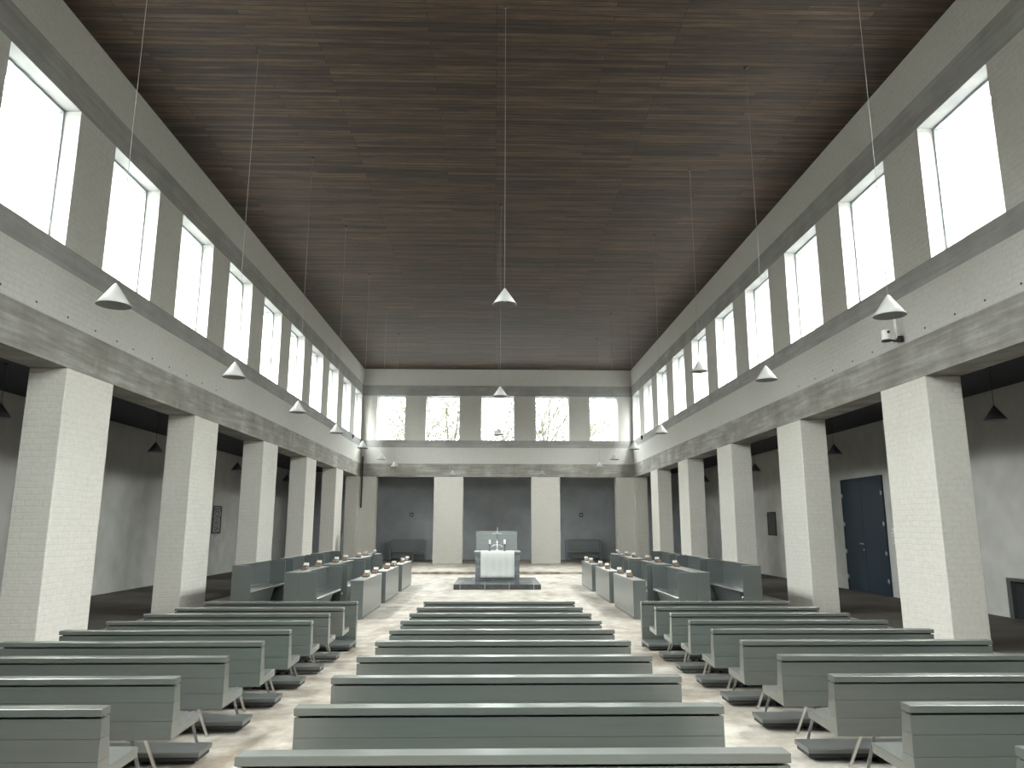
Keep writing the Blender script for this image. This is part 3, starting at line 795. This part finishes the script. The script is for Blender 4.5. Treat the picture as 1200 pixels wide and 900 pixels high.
for k, (y, z) in enumerate([(7.87, 4.60), (11.69, 4.57), (15.6, 4.60), (19.5, 4.65), (23.46, 4.66), (27.46, 4.65), (31.2, 4.68)]):
    spec.append((-4.2, y, z, 'white conical pendant lamp, %s from the pews opposite the door' % ORD[k], 'pendants in the row opposite the door'))
for k, (y, z) in enumerate([(8.09, 4.62), (12.0, 4.64), (15.93, 5.62), (19.89, 4.73), (23.83, 4.70), (27.8, 4.71), (31.8, 4.73)]):
    spec.append((4.58, y, z, 'white conical pendant lamp, %s from the pews on the door side%s' % (ORD[k], ', hung higher' if k == 2 else ''), 'pendants in the row on the door side'))
for k, (y, z) in enumerate([(10.5, 5.46), (18.0, 5.40), (25.6, 5.36)]):
    spec.append((0.145, y, z, 'white conical pendant lamp, %s from the pews in the central row' % ORD[k], 'pendants down the middle of the nave'))
spec.append((-2.1, 37.5, 4.75, 'white conical pendant lamp before the altar wall, stool bay side', 'pendants before the altar wall'))
spec.append((2.46, 37.5, 4.78, 'white conical pendant lamp before the altar wall, bench-only bay side', 'pendants before the altar wall'))
for o, (x, y, z, lab, g) in zip(make_proto_pair(len(spec), M['lamp'], M['lamp_in']), spec):
    o.location = (x, y, z); used.add(o.name); tag(o, lab, 'pendant lamp', g)
    c = MB(); c.tube([(0, 0, 0.0), (0, 0, ZC - z - 0.004)], 0.0030, M['cable'], 5); c.build('cable', o)
    c = MB(); c.lathe([(0, ZC - z), (0.045, ZC - z), (0.04, ZC - z - 0.02), (0.006, ZC - z - 0.03), (0, ZC - z - 0.03)], M['rose'], 14); c.build('ceiling_rose', o)
spec = []
for k, y in enumerate([14.18, 20.78, 27.48, 34.1]): spec.append((-9.5, y, 'dark conical pendant lamp, %s in the aisle with the ink drawing' % ORD[k], 'dark pendants in the drawing aisle'))
for k, y in enumerate([13.83, 20.66, 27.12, 33.7]): spec.append((9.7, y, 'dark conical pendant lamp, %s in the aisle with the blue door' % ORD[k], 'dark pendants in the door aisle'))
for o, (x, y, lab, g) in zip(make_proto_pair(len(spec), M['lamp_dark'], M['lamp_in']), spec):
    z = 4.28; o.location = (x, y, z); o.scale = (1.15, 1.15, 1.15); tag(o, lab, 'pendant lamp', g)
    q = (5.05 - z) / 1.15
    c = MB(); c.tube([(0, 0, 0.0), (0, 0, q - 0.004)], 0.0045, M['lamp_dark'], 5); c.build('cable', o)
    c = MB(); c.lathe([(0, q), (0.045, q), (0.04, q - 0.02), (0.006, q - 0.03), (0, q - 0.03)], M['lamp_dark'], 14); c.build('ceiling_rose', o)

# camera on the beam, little spotlights on the last window sills
sc_ = empty('surveillance_camera', (XR, 12.62, 5.36)); tag(sc_, 'white camera on a bracket with an upright tube, high on the beam', 'camera')
q = MB(); q.lathe([(0, -0.10), (0.075, -0.10), (0.08, -0.085), (0.08, 0.06), (0.07, 0.085), (0, 0.09)], M['white'], 20, at=(-0.30, 0, 0.0)); q.build('body', sc_)
q = MB(); q.lathe([(0, -0.125), (0.085, -0.125), (0.085, -0.10), (0, -0.10)], M['dark_metal'], 20, at=(-0.30, 0, 0)); q.build('base_ring', sc_)
q = MB(); q.tube([(-0.30, -0.08, 0.03), (-0.30, -0.10, 0.035)], 0.026, M['black'], 12); q.build('lens', sc_)
q = MB(); q.tube([(-0.22, 0, -0.10), (-0.12, 0, -0.115), (0.0, 0, -0.10)], 0.018, M['dark_metal'], 8); q.lathe([(0, -0.05), (0.06, -0.05), (0.06, 0.05), (0, 0.05)], M['dark_metal'], 14, at=(-0.05, 0, -0.08)); q.build('bracket', sc_)
q = MB(); q.tube([(-0.12, 0, -0.06), (-0.12, 0, 0.55)], 0.020, M['white'], 10); q.build('tube', sc_)
def make_spot():
    r = empty('wall_spotlight')
    q = MB(); q.box(-0.03, 0.03, -0.03, 0.03, -0.12, 0.0, M['dark_metal']); q.build('bracket', r)
    q = MB(); q.tube([(0.0, 0.06, 0.05), (0.0, -0.14, 0.0)], [0.05, 0.065], M['black'], 14); q.build('lamp_head', r)
    return r
p1 = make_spot(); p1.location = (XR - 0.03, 36.05, 6.32); tag(p1, 'small dark spotlight under the last window on the door side', 'spotlight', 'spotlights by the altar wall')
p2 = copy_tree(p1); p2.location = (XL + 0.03, 36.05, 6.32); tag(p2, 'small dark spotlight under the last window opposite the door', 'spotlight', 'spotlights by the altar wall')

# ------------------------------------------------------------------ outside
g = MB(); g.box(-120, 120, -90, 160, -1.2, -0.31, M['lawn'])  # unseen ground added to darken light from below, greyed against green bounce
tag(g.build('ground'), 'unseen lawn added around the church to darken light from below', 'ground', kind='structure')
for nm, x0, x1, y0, y1, lb in (('roof_aisle_left', AL - 0.5, XL - TH, YE - 0.5, YB + 0.5, 'flat lead roof over the aisle opposite the door'), ('roof_aisle_right', XR + TH, AR + 0.5, YE - 0.5, YB + 0.5, 'flat lead roof over the door side aisle'),
                               ('roof_ambulatory', XL - TH, XR + TH, YF + TH, YB + 0.5, 'flat lead roof behind the altar wall')):
    r = MB(); r.box(x0, x1, y0, y1, 5.28, 5.42, M['roofing']); tag(r.build(nm), lb, 'roof', kind='structure')

def sky_block_treeline(x, sd, lab):  # unseen woods added to block low sky from the side windows
    rnd = random.Random(sd); b = MB(); i = b.mi(M['sky_block'])
    n, mrows = 90, 7; rows = []
    for j in range(mrows):
        t = j / (mrows - 1); row = []
        for k in range(n + 1):
            y = -70 + 116 * k / n
            h = 13.5 + 5.0 * max(0, min(1, (y - 14) / 14)) + 1.2 * math.sin(y * 0.21 + sd) + 0.9 * math.sin(y * 0.57 + 2 * sd) + rnd.uniform(-0.5, 0.5)
            a = math.pi * t
            xx = x if y < 12 else math.copysign(40 - 24 * min(1, (y - 12) / 18), x)  # drawn in close at the altar end to dim the corner glow
            row.append(b.bm.verts.new((xx - math.cos(a) * (4.0 + rnd.uniform(-0.6, 0.6)), y, -0.35 + math.sin(a) ** 0.7 * h if 0 < j < mrows - 1 else -0.35)))
        rows.append(row)
    for j in range(mrows - 1):
        for k in range(n):
            f = b.bm.faces.new((rows[j][k], rows[j][k + 1], rows[j + 1][k + 1], rows[j + 1][k])); f.material_index = i
    tag(b.build('sky_block_treeline'), lab, 'woodland edge', kind='stuff')
sky_block_treeline(-40, 1, 'unseen woodland edge added to block low sky, beyond the wall opposite the door')
sky_block_treeline(40, 2, 'unseen woodland edge added to block low sky, beyond the door side wall')

def make_tree(seed, height, spread):
    rnd = random.Random(seed)
    tr, tw = MB(), MB()
    def grow(p, d, L, r, depth):
        n = 4; pts = [p]; q = p.copy(); dd = d.copy()
        for k in range(n):
            dd = (dd + Vector((rnd.uniform(-1, 1), rnd.uniform(-1, 1), rnd.uniform(-0.3, 0.8))) * 0.16).normalized()
            q = q + dd * (L / n); pts.append(q.copy())
        rads = [r * (1 - 0.42 * k / n) for k in range(n + 1)]
        (tr if depth < 2 else tw).tube(pts, rads, M['bark'] if depth < 2 else M['twig'], 6 if depth < 2 else (4 if depth < 3 else 3), False)
        if depth >= 5: return
        kids = {0: 10, 1: 6, 2: 4, 3: 3, 4: 2}[depth]
        for k in range(kids):
            t = rnd.uniform(0.35, 1.0) if depth else 0.3 + 0.7 * (k + 1) / kids
            i = min(n - 1, int(t * n)); b0 = pts[i].lerp(pts[i + 1], t * n - i)
            az = rnd.uniform(0, 2 * math.pi); up = rnd.uniform(0.35, 1.25)
            side = Vector((math.cos(az), math.sin(az), 0))
            nd_ = (dd * up + side * spread).normalized()
            nd_.z = abs(nd_.z) * 0.9 + 0.12
            grow(b0, nd_.normalized(), L * rnd.uniform(0.48, 0.66), max(0.022, r * 0.5), depth + 1)
    grow(Vector((0, 0, 0)), Vector((0, 0, 1)), height * 0.6, height * 0.0085, 0)
    root = empty('bare_tree')
    tr.build('trunk', root); tw.build('twigs', root)
    return root
TP = [make_tree(3, 16, 0.75), make_tree(11, 18, 0.6), make_tree(23, 15, 0.9)]
TS = [(-9.6, 57, 0, 0.3), (-6.2, 67, 1, 1.9), (-3.0, 56, 2, 0.9), (0.4, 66, 0, 2.4), (3.6, 57, 1, 4.2), (7.0, 67, 2, 3.2), (10.2, 56, 0, 5.0)]
tu = set()
for k, (x, y, t, rz) in enumerate(TS):
    o = TP[t] if t not in tu else copy_tree(TP[t]); tu.add(t)
    o.location = (x, y, -0.32); o.rotation_euler = (0, 0, rz)
    tag(o, 'bare tree outside the altar wall, %s from the column speaker side' % ORD[sorted(q[0] for q in TS).index(x)], 'tree', 'bare trees beyond the altar wall')

# ------------------------------------------------------------------ light
wd = bpy.data.worlds.new('overcast'); bpy.context.scene.world = wd; wd.use_nodes = True
nt = wd.node_tree; bg = nt.nodes['Background']
tc = nt.nodes.new('ShaderNodeTexCoord'); sp = nt.nodes.new('ShaderNodeSeparateXYZ'); nt.links.new(tc.outputs['Generated'], sp.inputs[0])
mr = nt.nodes.new('ShaderNodeMapRange'); nt.links.new(sp.outputs[2], mr.inputs[0]); mr.inputs[1].default_value = 0.0; mr.inputs[2].default_value = 1.0; mr.inputs[3].default_value = 0.45; mr.inputs[4].default_value = 1.35
nt.links.new(mr.outputs[0], bg.inputs['Strength'])
bg.inputs['Color'].default_value = (1.0, 0.992, 0.98, 1)

def portal(loc, rot, sx, sy):
    l = bpy.data.lights.new('window_portal', 'AREA'); l.shape = 'RECTANGLE'; l.size = sx; l.size_y = sy; l.cycles.is_portal = True
    o = bpy.data.objects.new('window_portal', l); C.objects.link(o); o.location = loc; o.rotation_euler = rot; o['kind'] = 'helper'
zc_, hh = (ZW0 + ZW1) / 2, ZW1 - ZW0
for a, b in WY_L: portal((XL - TH - 0.01, (a + b) / 2, zc_), (0, -math.pi / 2, 0), hh, b - a)
for a, b in WY_R: portal((XR + TH + 0.01, (a + b) / 2, zc_), (0, math.pi / 2, 0), hh, b - a)
for a, b in WX:
    portal(((a + b) / 2, YF + TH + 0.01, zc_), (-math.pi / 2, 0, 0), b - a, hh)
for a, b in WX[1:4]:
    portal(((a + b) / 2, YE - TH - 0.01, zc_), (math.pi / 2, 0, 0), b - a, hh)

# ------------------------------------------------------------------ camera
F, PITCH, YAW, ROLL, ZCAM = 859.2955, 0.1919, 0.0243, 0.0014, 1.9632
cy, sy, cp, sp_ = math.cos(YAW), math.sin(YAW), math.cos(PITCH), math.sin(PITCH)
fwd = Vector((sy * cp, cy * cp, sp_)); right = Vector((cy, -sy, 0)); up = right.cross(fwd)
cr_, sr_ = math.cos(ROLL), math.sin(ROLL)
r2 = right * cr_ + up * sr_; u2 = up * cr_ - right * sr_
cam = bpy.data.cameras.new('camera'); cam.sensor_width = 36; cam.lens = F / 1200 * 36; cam.clip_start = 0.05; cam.clip_end = 500
co = bpy.data.objects.new('camera', cam); C.objects.link(co)
mt = Matrix((r2, u2, -fwd)).transposed().to_4x4(); mt.translation = Vector((0, 0, ZCAM)); co.matrix_world = mt
S = bpy.context.scene; S.camera = co
S.view_settings.view_transform = 'Standard'; S.view_settings.look = 'None'; S.view_settings.gamma = 1.0; S.view_settings.use_curve_mapping = False
S.view_settings.exposure = 6.12
S.cycles.max_bounces = 14; S.cycles.diffuse_bounces = 8; S.cycles.glossy_bounces = 4; S.cycles.transparent_max_bounces = 16
S.cycles.caustics_reflective = False; S.cycles.caustics_refractive = False
S.cycles.sample_clamp_indirect = 8.0
S.cycles.use_denoising = True
